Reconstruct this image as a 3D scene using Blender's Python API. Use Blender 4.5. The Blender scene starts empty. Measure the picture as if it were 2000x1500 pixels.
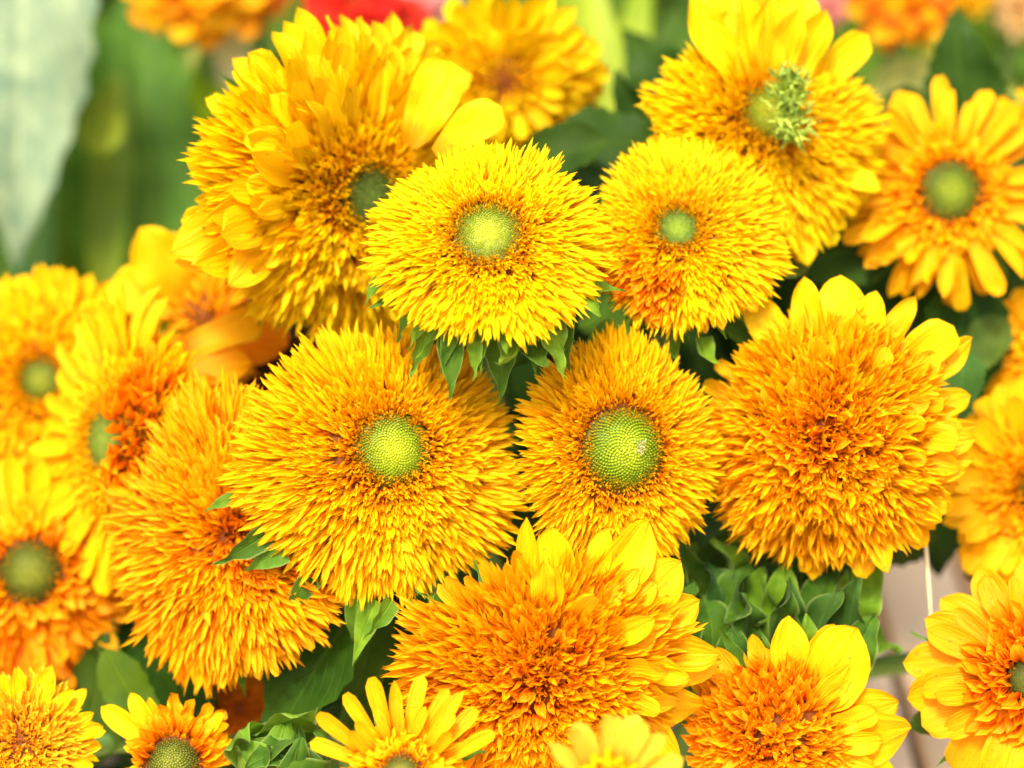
import bpy, math, random
import numpy as np
from mathutils import Vector, Matrix

random.seed(11)
rng = np.random.default_rng(11)
R_ = math.radians
scene = bpy.context.scene

# ------------------------------------------------------------------ camera
LENS, SENSOR = 85.0, 36.0
K = SENSOR / LENS                       # frame width per metre of distance
PITCH = R_(25)
FOCUS = 0.978
TARGET = Vector((0, 0, 0.34))
cam_d = bpy.data.cameras.new('camera')
cam_d.lens, cam_d.sensor_width = LENS, SENSOR
cam_d.clip_start, cam_d.clip_end = 0.02, 100
cam = bpy.data.objects.new('camera', cam_d)
scene.collection.objects.link(cam)
cam.rotation_euler = (R_(90) - PITCH, 0, 0)
FWD = Vector((0, math.cos(PITCH), -math.sin(PITCH)))
UP = Vector((0, math.sin(PITCH), math.cos(PITCH)))
RT = Vector((1, 0, 0))
cam.location = TARGET - FWD * 1.0
CAM = cam.location.copy()
cam_d.dof.use_dof = True
cam_d.dof.focus_distance = FOCUS
cam_d.dof.aperture_fstop = 3.2
scene.camera = cam

# ------------------------------------------------------------------ daylight
world = bpy.data.worlds.new('World')
scene.world = world
world.use_nodes = True
wn = world.node_tree.nodes
wl = world.node_tree.links
wn.clear()
sky = wn.new('ShaderNodeTexSky')
sky.sky_type = 'NISHITA'
sky.sun_disc = False
SUN_EL, SUN_AZ = R_(62), R_(200)        # azimuth measured clockwise from +Y (the far side)
sky.sun_elevation, sky.sun_rotation = SUN_EL, SUN_AZ
sky.air_density = 0.8
sky.dust_density = 7.0
sky.ozone_density = 0.0
bg = wn.new('ShaderNodeBackground')
bg.inputs[1].default_value = 0.145
wo = wn.new('ShaderNodeOutputWorld')
wl.new(sky.outputs[0], bg.inputs[0])
wl.new(bg.outputs[0], wo.inputs[0])
sd = bpy.data.lights.new('sun', 'SUN')
sd.energy = 2.0
sd.angle = R_(9)
sd.color = (1.0, 0.95, 0.86)
sun = bpy.data.objects.new('sun', sd)
scene.collection.objects.link(sun)
sdir = Vector((math.sin(SUN_AZ) * math.cos(SUN_EL), math.cos(SUN_AZ) * math.cos(SUN_EL), math.sin(SUN_EL)))
sun.rotation_euler = sdir.to_track_quat('Z', 'Y').to_euler()

scene.view_settings.view_transform = 'Standard'
scene.view_settings.look = 'None'
scene.view_settings.exposure = 1.04
scene.view_settings.gamma = 1
scene.view_settings.use_curve_mapping = False
scene.render.engine = 'CYCLES'
cy = scene.cycles
cy.max_bounces = 8
cy.diffuse_bounces = 5
cy.transmission_bounces = 6
cy.glossy_bounces = 2
cy.use_denoising = True
cy.sample_clamp_indirect = 6

# ------------------------------------------------------------------ helpers
def P(px, py, d):
    """world point seen at (px, py) of a 2000 x 1500 picture, d metres along the view axis"""
    return CAM + FWD * d + RT * ((px - 1000) / 2000 * K * d) + UP * ((750 - py) / 2000 * K * d)

def px2m(p, d):
    return p / 2000 * K * d

def camvec(x, y, z):
    """camera-space direction (right, up, towards the camera)"""
    return (RT * x + UP * y - FWD * z).normalized()

def tag(o, label=None, cat=None, group=None, kind=None):
    if label: o['label'] = label
    if cat: o['category'] = cat
    if group: o['group'] = group
    if kind: o['kind'] = kind
    return o

def link(o):
    scene.collection.objects.link(o)
    return o

def build_mesh(name, V, F, UV=None, rnd=None):
    """V (n,3), F (m,4) quads, UV (n,2) per point"""
    V = np.asarray(V, dtype=np.float32); F = np.asarray(F, dtype=np.int32)
    me = bpy.data.meshes.new(name)
    me.vertices.add(len(V)); me.vertices.foreach_set('co', V.ravel())
    me.loops.add(F.size); me.loops.foreach_set('vertex_index', F.ravel())
    me.polygons.add(len(F))
    me.polygons.foreach_set('loop_start', np.arange(0, F.size, F.shape[1], dtype=np.int32))
    if UV is not None:
        uvl = me.uv_layers.new(name='UVMap')
        uvl.data.foreach_set('uv', np.asarray(UV, dtype=np.float32)[F.ravel()].ravel())
    if rnd is not None:
        a = me.attributes.new('rnd', 'FLOAT', 'POINT')
        a.data.foreach_set('value', np.asarray(rnd, dtype=np.float32))
    me.update(calc_edges=True)
    return me

def mesh_obj(name, me, mat, parent=None, mw=None, color=None):
    o = link(bpy.data.objects.new(name, me))
    if mat and not me.materials: me.materials.append(mat)
    if parent is not None:
        o.parent = parent
    if mw is not None:
        if parent is not None:
            base = parent.get('_base')
            o.matrix_local = Matrix.Translation(-Vector(base)) @ mw if base is not None else mw
        else:
            o.matrix_local = mw
    if color is not None: o.color = (*color, 1)
    return o

def grid_faces(nr, nc):
    f = []
    for i in range(nr - 1):
        for j in range(nc - 1):
            a = i * nc + j
            f.append((a, a + 1, a + nc + 1, a + nc))
    return np.array(f, dtype=np.int32)

PROF = {
    'floret': ([0, .15, .45, .72, .9, 1], [.30, .45, .85, 1, .62, .03]),
    'ray':    ([0, .1, .35, .62, .82, .94, 1], [.28, .50, .90, 1, .80, .42, .04]),
    'blunt':  ([0, .1, .3, .6, .85, .95, 1], [.28, .48, .80, 1, .95, .70, .28]),
    'strap':  ([0, .1, .3, .6, .85, .95, 1], [.35, .5, .75, .95, 1, .85, .45]),
    'bract':  ([0, .2, .45, .7, .88, 1], [.85, 1, .78, .36, .12, .01]),
    'sepal':  ([0, .2, .45, .7, .88, 1], [.75, .95, 1, .72, .34, .02]),
    'leaf':   ([0, .04, .15, .3, .5, .75, .92, 1], [.05, .45, .88, 1, .88, .5, .16, .01]),
    'blade':  ([0, .1, .5, .8, 1], [.5, .8, 1, .6, .02]),
}

def petal(W=.2, rows=7, cols=3, prof='floret', curv=.4, curv2=0, cup=.25, twist=0, wave=0, wf=2.5, teeth=0, seed=0, fold=0, side=0, serr=0):
    """A petal of length 1 growing along +Y, upper face +Z; positive curv bends it back (towards -Z)."""
    r = random.Random(seed)
    ps, pw = PROF[prof]
    s = np.linspace(0, 1, rows)
    if rows > 6: s = s ** .9
    s[-1] = 1
    w = np.interp(s, ps, pw) * W
    if rows > 8:
        off = np.linspace(-.05, .05, 9)
        sm = np.mean([np.interp(np.clip(s + o, 0, 1), ps, pw) for o in off], axis=0) * W
        w = np.minimum(sm, W * np.sqrt(np.clip((1 - s) * 9, .0004, 1))) if prof in ('ray', 'blunt') else np.where(s > .97, w, sm)
    ang = -(curv * s + curv2 * s * s)
    ds = np.diff(s, prepend=0)
    y = np.cumsum(np.cos(ang) * ds); z = np.cumsum(np.sin(ang) * ds)
    xs = side * s * s
    u = np.linspace(-1, 1, cols)
    V = np.zeros((rows, cols, 3)); UV = np.zeros((rows, cols, 2))
    ph = r.uniform(0, 6.28)
    for i in range(rows):
        tw = twist * s[i]
        for j in range(cols):
            a = u[j]
            x0 = a * w[i] / 2
            if serr and abs(a) > .9 and 0 < i < rows - 1: x0 *= 1 + serr * (1 if i % 2 else -1)
            n0 = cup * (a * a) * w[i] * (1 - .35 * s[i]) + fold * abs(a) * w[i]
            n0 += wave * W * math.sin(s[i] * wf * 6.28 + ph + (1.6 if a > 0 else 0)) * abs(a) ** 1.5 * min(1, s[i] * 3)
            if cols > 6 and prof in ('ray', 'blunt'): n0 += .022 * W * math.cos(a * 9.4) * min(1, 4 * s[i] * (1.05 - s[i]))
            n0 += wave * .25 * W * math.cos(a * 7 + ph) * s[i]
            x1 = x0 * math.cos(tw) - n0 * math.sin(tw)
            n1 = x0 * math.sin(tw) + n0 * math.cos(tw)
            dy = 0
            if teeth and i == rows - 1:
                x1 = a * W * .22
                dy = -.10 if (j % 2 == 0) else 0.0
            elif teeth and i == rows - 2 and j % 2 == 0 and 0 < j < cols - 1:
                dy = -.03
            ca, sa = math.cos(ang[i]), math.sin(ang[i])
            V[i, j] = (x1 + xs[i], y[i] + dy * ca - n1 * sa, z[i] + dy * sa + n1 * ca)
            UV[i, j] = (a * .5 + .5, s[i])
    return V.reshape(-1, 3), grid_faces(rows, cols), UV.reshape(-1, 2)

def make_variants(name, n, fn):
    out = []
    for k in range(n):
        V, F, UV = fn(k)
        q = random.random()
        out.append(dict(V=V, F=F, UV=UV, me=build_mesh(name, V, F, UV, np.full(len(V), (k + .5) / n)), rnd=q))
    return out

def rr(a, b): return random.uniform(a, b)

# ------------------------------------------------------------------ materials
def new_mat(name):
    m = bpy.data.materials.new(name); m.use_nodes = True
    m.node_tree.nodes.clear()
    return m, m.node_tree.nodes, m.node_tree.links

def mth(n, l, op, a, b=None, clamp=False):
    x = n.new('ShaderNodeMath'); x.operation = op; x.use_clamp = clamp
    for i, v in enumerate((a, b)):
        if v is None: continue
        if isinstance(v, (int, float)): x.inputs[i].default_value = v
        else: l.new(v, x.inputs[i])
    return x.outputs[0]

def mixc(n, l, fac, a, b, mode='MIX'):
    x = n.new('ShaderNodeMix'); x.data_type = 'RGBA'; x.blend_type = mode
    for i, v in ((0, fac), (6, a), (7, b)):
        if isinstance(v, (int, float)): x.inputs[i].default_value = v
        elif isinstance(v, tuple): x.inputs[i].default_value = (*v, 1)
        else: l.new(v, x.inputs[i])
    return x.outputs[2]

def leafy(n, l, col, tcol, trans, rough, spec, bump=None, strength=.3, dist=.002, sheen=0):
    pr = n.new('ShaderNodeBsdfPrincipled')
    l.new(col, pr.inputs['Base Color'])
    pr.inputs['Roughness'].default_value = rough
    pr.inputs['Specular IOR Level'].default_value = spec
    if sheen:
        pr.inputs['Sheen Weight'].default_value = sheen
        pr.inputs['Sheen Roughness'].default_value = .4
    tr = n.new('ShaderNodeBsdfTranslucent'); l.new(tcol, tr.inputs['Color'])
    if bump is not None:
        b = n.new('ShaderNodeBump'); b.inputs['Strength'].default_value = strength
        b.inputs['Distance'].default_value = dist
        l.new(bump, b.inputs['Height']); l.new(b.outputs[0], pr.inputs['Normal']); l.new(b.outputs[0], tr.inputs['Normal'])
    mx = n.new('ShaderNodeMixShader'); mx.inputs[0].default_value = trans
    l.new(pr.outputs[0], mx.inputs[1]); l.new(tr.outputs[0], mx.inputs[2])
    o = n.new('ShaderNodeOutputMaterial'); l.new(mx.outputs[0], o.inputs[0])

def petal_material(name, stripes, base_start, base_end, basemul, jitter=.35, spec=.25, tonemul=(1, 1, 1), root=(.62, .16, .05)):
    m, n, l = new_mat(name)
    uv = n.new('ShaderNodeUVMap'); uv.uv_map = 'UVMap'
    sep = n.new('ShaderNodeSeparateXYZ'); l.new(uv.outputs[0], sep.inputs[0])
    info = n.new('ShaderNodeObjectInfo')
    at = n.new('ShaderNodeAttribute'); at.attribute_name = 'rnd'
    tip = mixc(n, l, 1.0, info.outputs['Color'], tonemul, 'MULTIPLY')
    base = mixc(n, l, 1.0, tip, basemul, 'MULTIPLY')
    r = n.new('ShaderNodeMapRange'); r.interpolation_type = 'SMOOTHSTEP'
    r.inputs[1].default_value, r.inputs[2].default_value = base_start, base_end
    l.new(sep.outputs[1], r.inputs[0])
    col = mixc(n, l, r.outputs[0], base, tip)
    r2 = n.new('ShaderNodeMapRange'); r2.interpolation_type = 'SMOOTHSTEP'
    r2.inputs[1].default_value, r2.inputs[2].default_value = .0, .34
    l.new(sep.outputs[1], r2.inputs[0])
    col = mixc(n, l, r2.outputs[0], mixc(n, l, 1.0, tip, root, 'MULTIPLY'), col)
    # ripe patches: some petals lean towards orange
    rj = mth(n, l, 'ADD', at.outputs['Fac'], mth(n, l, 'MULTIPLY', info.outputs['Random'], .9))
    rj = mth(n, l, 'FRACT', rj)
    rj = mth(n, l, 'MULTIPLY', mth(n, l, 'POWER', rj, 2.2), jitter)
    col = mixc(n, l, rj, col, mixc(n, l, 1.0, tip, (1, .52, .5), 'MULTIPLY'))
    # mottling over the head
    tc = n.new('ShaderNodeTexCoord')
    # lengthwise veins
    vec = n.new('ShaderNodeCombineXYZ')
    l.new(mth(n, l, 'MULTIPLY', sep.outputs[0], stripes), vec.inputs[0])
    l.new(mth(n, l, 'MULTIPLY', sep.outputs[1], 2.2), vec.inputs[1])
    l.new(mth(n, l, 'MULTIPLY', at.outputs['Fac'], 37), vec.inputs[2])
    nz = n.new('ShaderNodeTexNoise'); nz.inputs['Scale'].default_value = 1.0; nz.inputs['Detail'].default_value = 2
    l.new(vec.outputs[0], nz.inputs['Vector'])
    vf = n.new('ShaderNodeMapRange'); vf.inputs[1].default_value, vf.inputs[2].default_value = .35, .75
    vf.inputs[3].default_value, vf.inputs[4].default_value = 0, .5
    l.new(nz.outputs['Fac'], vf.inputs[0])
    col = mixc(n, l, vf.outputs[0], col, mixc(n, l, 1.0, col, (.95, .68, .5), 'MULTIPLY'))
    sp = n.new('ShaderNodeTexNoise'); sp.inputs['Scale'].default_value = 420; sp.inputs['Detail'].default_value = 1
    g2 = n.new('ShaderNodeNewGeometry'); l.new(g2.outputs['Position'], sp.inputs['Vector'])
    sf = n.new('ShaderNodeMapRange'); sf.inputs[1].default_value, sf.inputs[2].default_value = .70, .76
    sf.inputs[3].default_value, sf.inputs[4].default_value = 0, .55
    l.new(sp.outputs['Fac'], sf.inputs[0])
    col = mixc(n, l, sf.outputs[0], col, (.42, .17, .02))
    leafy(n, l, col, col, .34, .5, spec, nz.outputs['Fac'], .6, .0016)
    return m

def green_material(name, trans=.25, rough=.55, spec=.3, veins=True, fuzz=0, scale=60):
    """colour comes from the object's own colour; pale midrib and side veins; slightly blotchy blade"""
    m, n, l = new_mat(name)
    uv = n.new('ShaderNodeUVMap'); uv.uv_map = 'UVMap'
    sep = n.new('ShaderNodeSeparateXYZ'); l.new(uv.outputs[0], sep.inputs[0])
    info = n.new('ShaderNodeObjectInfo')
    at = n.new('ShaderNodeAttribute'); at.attribute_name = 'rnd'
    c0 = info.outputs['Color']
    tc = n.new('ShaderNodeTexCoord')
    nz = n.new('ShaderNodeTexNoise'); nz.inputs['Scale'].default_value = scale; nz.inputs['Detail'].default_value = 5
    geo = n.new('ShaderNodeNewGeometry')
    l.new(geo.outputs['Position'], nz.inputs['Vector'])
    f = n.new('ShaderNodeMapRange'); f.inputs[1].default_value, f.inputs[2].default_value = .3, .7
    l.new(nz.outputs['Fac'], f.inputs[0])
    col = mixc(n, l, f.outputs[0], mixc(n, l, 1.0, c0, (.62, .70, .7), 'MULTIPLY'), mixc(n, l, 1.0, c0, (1.35, 1.22, 1.1), 'MULTIPLY'))
    col = mixc(n, l, mth(n, l, 'MULTIPLY', at.outputs['Fac'], .45), col, mixc(n, l, 1.0, col, (1.5, 1.15, .6), 'MULTIPLY'))
    a = mth(n, l, 'ABSOLUTE', mth(n, l, 'SUBTRACT', sep.outputs[0], .5))
    rib = n.new('ShaderNodeMapRange'); rib.inputs[1].default_value, rib.inputs[2].default_value = .012, .045
    rib.inputs[3].default_value, rib.inputs[4].default_value = 1, 0
    l.new(a, rib.inputs[0])
    h = rib.outputs[0]
    if veins:
        q = mth(n, l, 'SUBTRACT', mth(n, l, 'MULTIPLY', sep.outputs[1], 9), mth(n, l, 'MULTIPLY', a, 7))
        q = mth(n, l, 'ABSOLUTE', mth(n, l, 'SUBTRACT', mth(n, l, 'FRACT', q), .5))
        vv = n.new('ShaderNodeMapRange'); vv.inputs[1].default_value, vv.inputs[2].default_value = 0, .09
        vv.inputs[3].default_value, vv.inputs[4].default_value = .7, 0
        l.new(q, vv.inputs[0])
        h = mth(n, l, 'MAXIMUM', h, vv.outputs[0])
    col = mixc(n, l, mth(n, l, 'MULTIPLY', h, .45), col, mixc(n, l, 1.0, col, (2.0, 1.7, 1.6), 'MULTIPLY'))
    # pale hairy margin
    ed = n.new('ShaderNodeMapRange'); ed.inputs[1].default_value, ed.inputs[2].default_value = .43, .5
    ed.inputs[3].default_value, ed.inputs[4].default_value = 0, fuzz
    l.new(a, ed.inputs[0])
    col = mixc(n, l, ed.outputs[0], col, (.26, .36, .09))
    bumpv = mth(n, l, 'ADD', mth(n, l, 'MULTIPLY', h, -1.0), nz.outputs['Fac'])
    tcol = mixc(n, l, 1.0, col, (1.3, 1.5, .6), 'MULTIPLY')
    leafy(n, l, col, tcol, trans, rough, spec, bumpv, .5, .0015, sheen=.06 if fuzz else 0)
    return m

M_floret = petal_material('floret_yellow', 3, .10, .70, (.92, .56, .2), .36, .10)
M_petal = petal_material('ray_petal_yellow', 11, .0, .5, (.95, .66, .4), .26, .12, (.94, .86, 1), (.85, .48, .2))
M_cup = petal_material('cupped_floret_orange', 5, .1, .95, (.90, .52, .15), .40, .12)
M_leaf = green_material('sunflower_leaf', .22, .55, .12, True, 0)
M_bract = green_material('hairy_bract', .25, .6, .12, False, .75, 120)
M_blade = green_material('soft_blade', .35, .5, .25, False, 0, 25)

def bud_material():
    m, n, l = new_mat('disc_bud_green')
    uv = n.new('ShaderNodeUVMap'); uv.uv_map = 'UVMap'
    sep = n.new('ShaderNodeSeparateXYZ'); l.new(uv.outputs[0], sep.inputs[0])
    at = n.new('ShaderNodeAttribute'); at.attribute_name = 'rnd'
    info = n.new('ShaderNodeObjectInfo')
    rp = n.new('ShaderNodeValToRGB'); e = rp.color_ramp.elements
    e[0].position = 0; e[0].color = (1.0, .95, .5, 1)
    e[1].position = 1; e[1].color = (.55, .38, .30, 1)
    x = e.new(.45); x.color = (.72, .80, .6, 1)
    x = e.new(.8); x.color = (.42, .55, .5, 1)
    l.new(sep.outputs[0], rp.inputs[0])
    col = mixc(n, l, 1.0, rp.outputs[0], info.outputs['Color'], 'MULTIPLY')
    # paler tip on every bud
    tipf = n.new('ShaderNodeMapRange'); tipf.inputs[1].default_value, tipf.inputs[2].default_value = .55, 1
    tipf.inputs[3].default_value, tipf.inputs[4].default_value = 0, .65
    l.new(sep.outputs[1], tipf.inputs[0])
    col = mixc(n, l, tipf.outputs[0], col, mixc(n, l, sep.outputs[0], (.52, .60, .10), (.62, .42, .05)))
    leafy(n, l, col, col, .15, .5, .3)
    return m
M_bud = bud_material()

def flat_mat(name, col, rough=.7, spec=.2, nscale=40, lo=.7, hi=1.25, bump=.2):
    m, n, l = new_mat(name)
    nz = n.new('ShaderNodeTexNoise'); nz.inputs['Scale'].default_value = nscale; nz.inputs['Detail'].default_value = 6
    geo = n.new('ShaderNodeNewGeometry'); l.new(geo.outputs['Position'], nz.inputs['Vector'])
    c = mixc(n, l, nz.outputs['Fac'], tuple(v * lo for v in col), tuple(v * hi for v in col))
    pr = n.new('ShaderNodeBsdfPrincipled'); l.new(c, pr.inputs['Base Color'])
    pr.inputs['Roughness'].default_value = rough; pr.inputs['Specular IOR Level'].default_value = spec
    b = n.new('ShaderNodeBump'); b.inputs['Strength'].default_value = bump; b.inputs['Distance'].default_value = .002
    l.new(nz.outputs['Fac'], b.inputs['Height']); l.new(b.outputs[0], pr.inputs['Normal'])
    o = n.new('ShaderNodeOutputMaterial'); l.new(pr.outputs[0], o.inputs[0])
    return m
M_recept = flat_mat('flower_back_green', (.07, .13, .015), nscale=90)
_n, _l = M_recept.node_tree.nodes, M_recept.node_tree.links
_uv = _n.new('ShaderNodeUVMap'); _sp = _n.new('ShaderNodeSeparateXYZ'); _l.new(_uv.outputs[0], _sp.inputs[0])
_f = _n.new('ShaderNodeMath'); _f.operation = 'LESS_THAN'; _f.inputs[1].default_value = .62; _l.new(_sp.outputs[1], _f.inputs[0])
_pr = [x for x in _n if x.type == 'BSDF_PRINCIPLED'][0]
_old = _pr.inputs['Base Color'].links[0].from_socket
_l.new(mixc(_n, _l, _f.outputs[0], _old, (.17, .045, .004)), _pr.inputs['Base Color'])  # front coloured dark red-brown: painted shade for the gaps between florets
M_stem = flat_mat('stem_green', (.13, .25, .06), nscale=70)
M_straw = flat_mat('dry_straw', (.68, .62, .36), nscale=30)
M_ground = flat_mat('packed_earth', (.10, .09, .06), nscale=6)

def wood_material():
    m, n, l = new_mat('weathered_pale_wood')
    geo = n.new('ShaderNodeNewGeometry'); info = n.new('ShaderNodeObjectInfo')
    mp = n.new('ShaderNodeMapping'); mp.inputs['Scale'].default_value = (60, 3, 60)
    l.new(geo.outputs['Position'], mp.inputs[0])
    nz = n.new('ShaderNodeTexNoise'); nz.inputs['Scale'].default_value = 1.5; nz.inputs['Detail'].default_value = 6
    l.new(mp.outputs[0], nz.inputs['Vector'])
    c = mixc(n, l, nz.outputs['Fac'], (.88, .60, .31), (.94, .76, .45))
    c = mixc(n, l, mth(n, l, 'MULTIPLY', info.outputs['Random'], .4), c, (.66, .42, .33))
    pr = n.new('ShaderNodeBsdfPrincipled'); l.new(c, pr.inputs['Base Color']); pr.inputs['Roughness'].default_value = .75
    b = n.new('ShaderNodeBump'); b.inputs['Strength'].default_value = .3; b.inputs['Distance'].default_value = .002
    l.new(nz.outputs['Fac'], b.inputs['Height']); l.new(b.outputs[0], pr.inputs['Normal'])
    o = n.new('ShaderNodeOutputMaterial'); l.new(pr.outputs[0], o.inputs[0])
    return m
M_wood = wood_material()

# ------------------------------------------------------------------ ground and stall table
TABLE_Z = 0.07
V = np.array([[-30, -30, -.8], [30, -30, -.8], [30, 30, -.8], [-30, 30, -.8]]); 
g = mesh_obj('ground', build_mesh('ground', V, [[0, 1, 2, 3]]), M_ground); tag(g, kind='structure')

def box_arrays(x0, x1, y0, y1, z0, z1, ch=.0015):
    xs = [x0, x0 + ch, x1 - ch, x1]
    ring = [(x0, z0), (x1, z0), (x1, z1 - ch), (x1 - ch, z1), (x0 + ch, z1), (x0, z1 - ch)]
    V = [(x, y0, z) for x, z in ring] + [(x, y1, z) for x, z in ring]
    F = [(i, (i + 1) % 6, (i + 1) % 6 + 6, i + 6) for i in range(6)]
    F += [(0, 5, 2, 1), (5, 4, 3, 2), (6, 7, 8, 11), (11, 8, 9, 10)]
    return np.array(V, float), np.array(F)

tbl = link(bpy.data.objects.new('stall_table', None)); tbl.location = (0, .45, -.73); tbl['_base'] = tuple(tbl.location)
tag(tbl, 'pale weathered wooden slatted stall table seen in the gap at lower right', 'table')
sw, gap = .046, .007
Vs, Fs = box_arrays(-sw / 2, sw / 2, -.95, .95, -.018, 0)
slat_me = build_mesh('slat', Vs, Fs)
for k in range(24):
    x = -.62 + k * (sw + gap) + .006
    mesh_obj('slat', slat_me, M_wood, tbl, Matrix.Translation((x, .35, TABLE_Z + rr(-.001, .001))))
Vs, Fs = box_arrays(-.025, .025, 0, .75, 0, .05)
leg_me = build_mesh('leg', Vs, Fs)
for sx in (-.56, .56):
    for sy in (-.5, 1.2):
        mesh_obj('leg', leg_me, M_wood, tbl, Matrix.Translation((sx, sy, -.73)) @ Matrix.Rotation(R_(90), 4, 'X') @ Matrix.Translation((0, 0, -.025)) @ Matrix.Scale(1, 4))
Vs, Fs = box_arrays(-.65, .65, -.025, .025, -.05, -.019)
rail_me = build_mesh('rail', Vs, Fs)
for sy in (-.5, .35, 1.2):
    mesh_obj('rail', rail_me, M_wood, tbl, Matrix.Translation((0, sy, TABLE_Z)))

# ------------------------------------------------------------------ petal kinds
FL = make_variants('floret', 10, lambda k: petal(W=.20, rows=6, cols=3, prof='floret', curv=rr(.1, .9), curv2=rr(-.2, .5), cup=rr(.35, .8), twist=rr(-.7, .7), side=rr(-.08, .08), seed=k))
FT = make_variants('floret', 6, lambda k: petal(W=.26, rows=5, cols=5, prof='strap', curv=rr(0, .8), curv2=rr(-.3, .5), cup=rr(.3, .6), twist=rr(-.5, .5), teeth=1, seed=k + 30))
CUP = make_variants('floret', 8, lambda k: petal(W=.55, rows=5, cols=5, prof='ray', curv=rr(-.9, .2), curv2=rr(.3, 1.3), cup=rr(.5, .95), twist=rr(-.3, .3), side=rr(-.1, .1), seed=k + 60))
RAY = make_variants('petal', 10, lambda k: petal(W=.36, rows=14, cols=9, prof=('ray', 'blunt', 'ray')[k % 3], curv=rr(-.25, .45), curv2=rr(-.2, .4), cup=rr(.08, .3), twist=rr(-.35, .35), wave=rr(.06, .15), wf=rr(.8, 2.4), side=rr(-.12, .12), seed=k + 90))
NAR = make_variants('petal', 8, lambda k: petal(W=.24, rows=9, cols=5, prof=('strap', 'blunt', 'ray')[k % 3], curv=rr(-.1, .5), curv2=rr(-.2, .4), cup=rr(.2, .5), twist=rr(-.3, .3), wave=rr(.02, .06), side=rr(-.07, .07), seed=k + 120))
CUR = make_variants('petal', 8, lambda k: petal(W=.34, rows=12, cols=5, prof=('ray', 'blunt')[k % 2], curv=rr(-1.5, 1.6), curv2=rr(.3, 1.5) * random.choice((-1, 1)), cup=rr(.2, .6), twist=rr(-1.5, 1.5), wave=rr(.08, .2), side=rr(-.2, .2), seed=k + 150))
BR = make_variants('bract', 8, lambda k: petal(W=.34, rows=14, cols=5, prof='bract', curv=rr(-.6, 1.2), curv2=rr(-1.4, 1.2), cup=rr(.15, .4), twist=rr(-.9, .9), wave=rr(.06, .13), side=rr(-.12, .12), seed=k + 180))
BRW = make_variants('bract', 8, lambda k: petal(W=.50, rows=20, cols=9, prof='sepal', curv=rr(-1.0, -.2), curv2=rr(.6, 2.4), cup=rr(.1, .4), twist=rr(-.6, .6), wave=rr(.13, .22), wf=rr(1.6, 3.2), side=rr(-.15, .15), seed=k + 210))
BRC = make_variants('bract', 8, lambda k: petal(W=.50, rows=22, cols=9, prof='sepal', curv=rr(-3.0, -1.2), curv2=rr(-1, .6), cup=rr(.1, .3), twist=rr(-.8, .8), wave=rr(.06, .14), wf=rr(1.6, 3.2), side=rr(-.2, .2), seed=k + 300))
LF = make_variants('leaf', 6, lambda k: petal(W=.62, rows=19, cols=9, prof='leaf', curv=rr(-.2, .7), curv2=rr(0, .6), cup=rr(-.1, .2), fold=rr(.02, .12), twist=rr(-.3, .3), wave=rr(.03, .07), wf=rr(1.5, 3), side=rr(-.08, .08), serr=.05, seed=k + 240))
BL = make_variants('blade', 4, lambda k: petal(W=.16, rows=12, cols=5, prof='blade', curv=rr(-.2, .4), curv2=rr(0, .5), cup=.2, twist=rr(-.4, .4), side=rr(-.05, .05), seed=k + 270))

def frame(origin, ydir, zhint, sx=1, sy=1, sz=1, roll=0):
    y = ydir.normalized()
    x = y.cross(zhint)
    if x.length < 1e-5: x = y.cross(Vector((.3, .8, .2)))
    x.normalize(); z = x.cross(y)
    if roll:
        c, s = math.cos(roll), math.sin(roll)
        x, z = x * c + z * s, z * c - x * s
    return Matrix(((x.x * sx, y.x * sy, z.x * sz, origin.x), (x.y * sx, y.y * sy, z.y * sz, origin.y),
                   (x.z * sx, y.z * sy, z.z * sz, origin.z), (0, 0, 0, 1)))

def join_instances(items):
    """items: (variant, matrix, rnd) -> arrays of one mesh"""
    Vs, Fs, Us, Rs, off = [], [], [], [], 0
    for it in items:
        v, m, q = it[:3]
        M = np.array(m)
        Vs.append(v['V'] @ M[:3, :3].T + M[:3, 3]); Fs.append(v['F'] + off); Us.append(v['UV'] * (1, it[3]) if len(it) > 3 else v['UV'])
        Rs.append(np.full(len(v['V']), q)); off += len(v['V'])
    return np.concatenate(Vs), np.concatenate(Fs), np.concatenate(Us), np.concatenate(Rs)

def revolve(pts, n=32):
    V, UV = [], []
    for i, (r, z) in enumerate(pts):
        for k in range(n):
            a = 2 * math.pi * k / n
            V.append((r * math.cos(a), r * math.sin(a), z)); UV.append((k / n, i / (len(pts) - 1)))
    F = []
    for i in range(len(pts) - 1):
        for k in range(n):
            a, b = i * n + k, i * n + (k + 1) % n
            F.append((a, b, b + n, a + n))
    return np.array(V), np.array(F), np.array(UV)

def tube(points, radii, n=10):
    V, UV = [], []
    m = len(points)
    for i, p in enumerate(points):
        t = (points[min(i + 1, m - 1)] - points[max(i - 1, 0)]).normalized()
        x = t.cross(Vector((.2, 1, .1))).normalized(); y = t.cross(x)
        for k in range(n):
            a = 2 * math.pi * k / n
            rad = radii[i] * (1 + .06 * math.cos(3 * a))
            V.append(tuple(p + x * math.cos(a) * rad + y * math.sin(a) * rad)); UV.append((k / n, i / (m - 1)))
    F = []
    for i in range(m - 1):
        for k in range(n):
            a, b = i * n + k, i * n + (k + 1) % n
            F.append((a, b, b + n, a + n))
    return np.array(V), np.array(F), np.array(UV)

def bez(p0, p1, p2, p3, n):
    out = []
    for i in range(n):
        t = i / (n - 1); s = 1 - t
        out.append(p0 * s**3 + p1 * 3 * s * s * t + p2 * 3 * s * t * t + p3 * t**3)
    return out

LEMON = (.98, .76, .002); YELLOW = (.97, .66, .002); GOLD = (.96, .62, .002); AMBER = (.94, .53, .002); ORANGE = (.93, .44, .003)
GREEN = (.055, .14, .010); DARK = (.03, .08, .008); BRIGHT = (.12, .26, .016)
HEADS = {}

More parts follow.
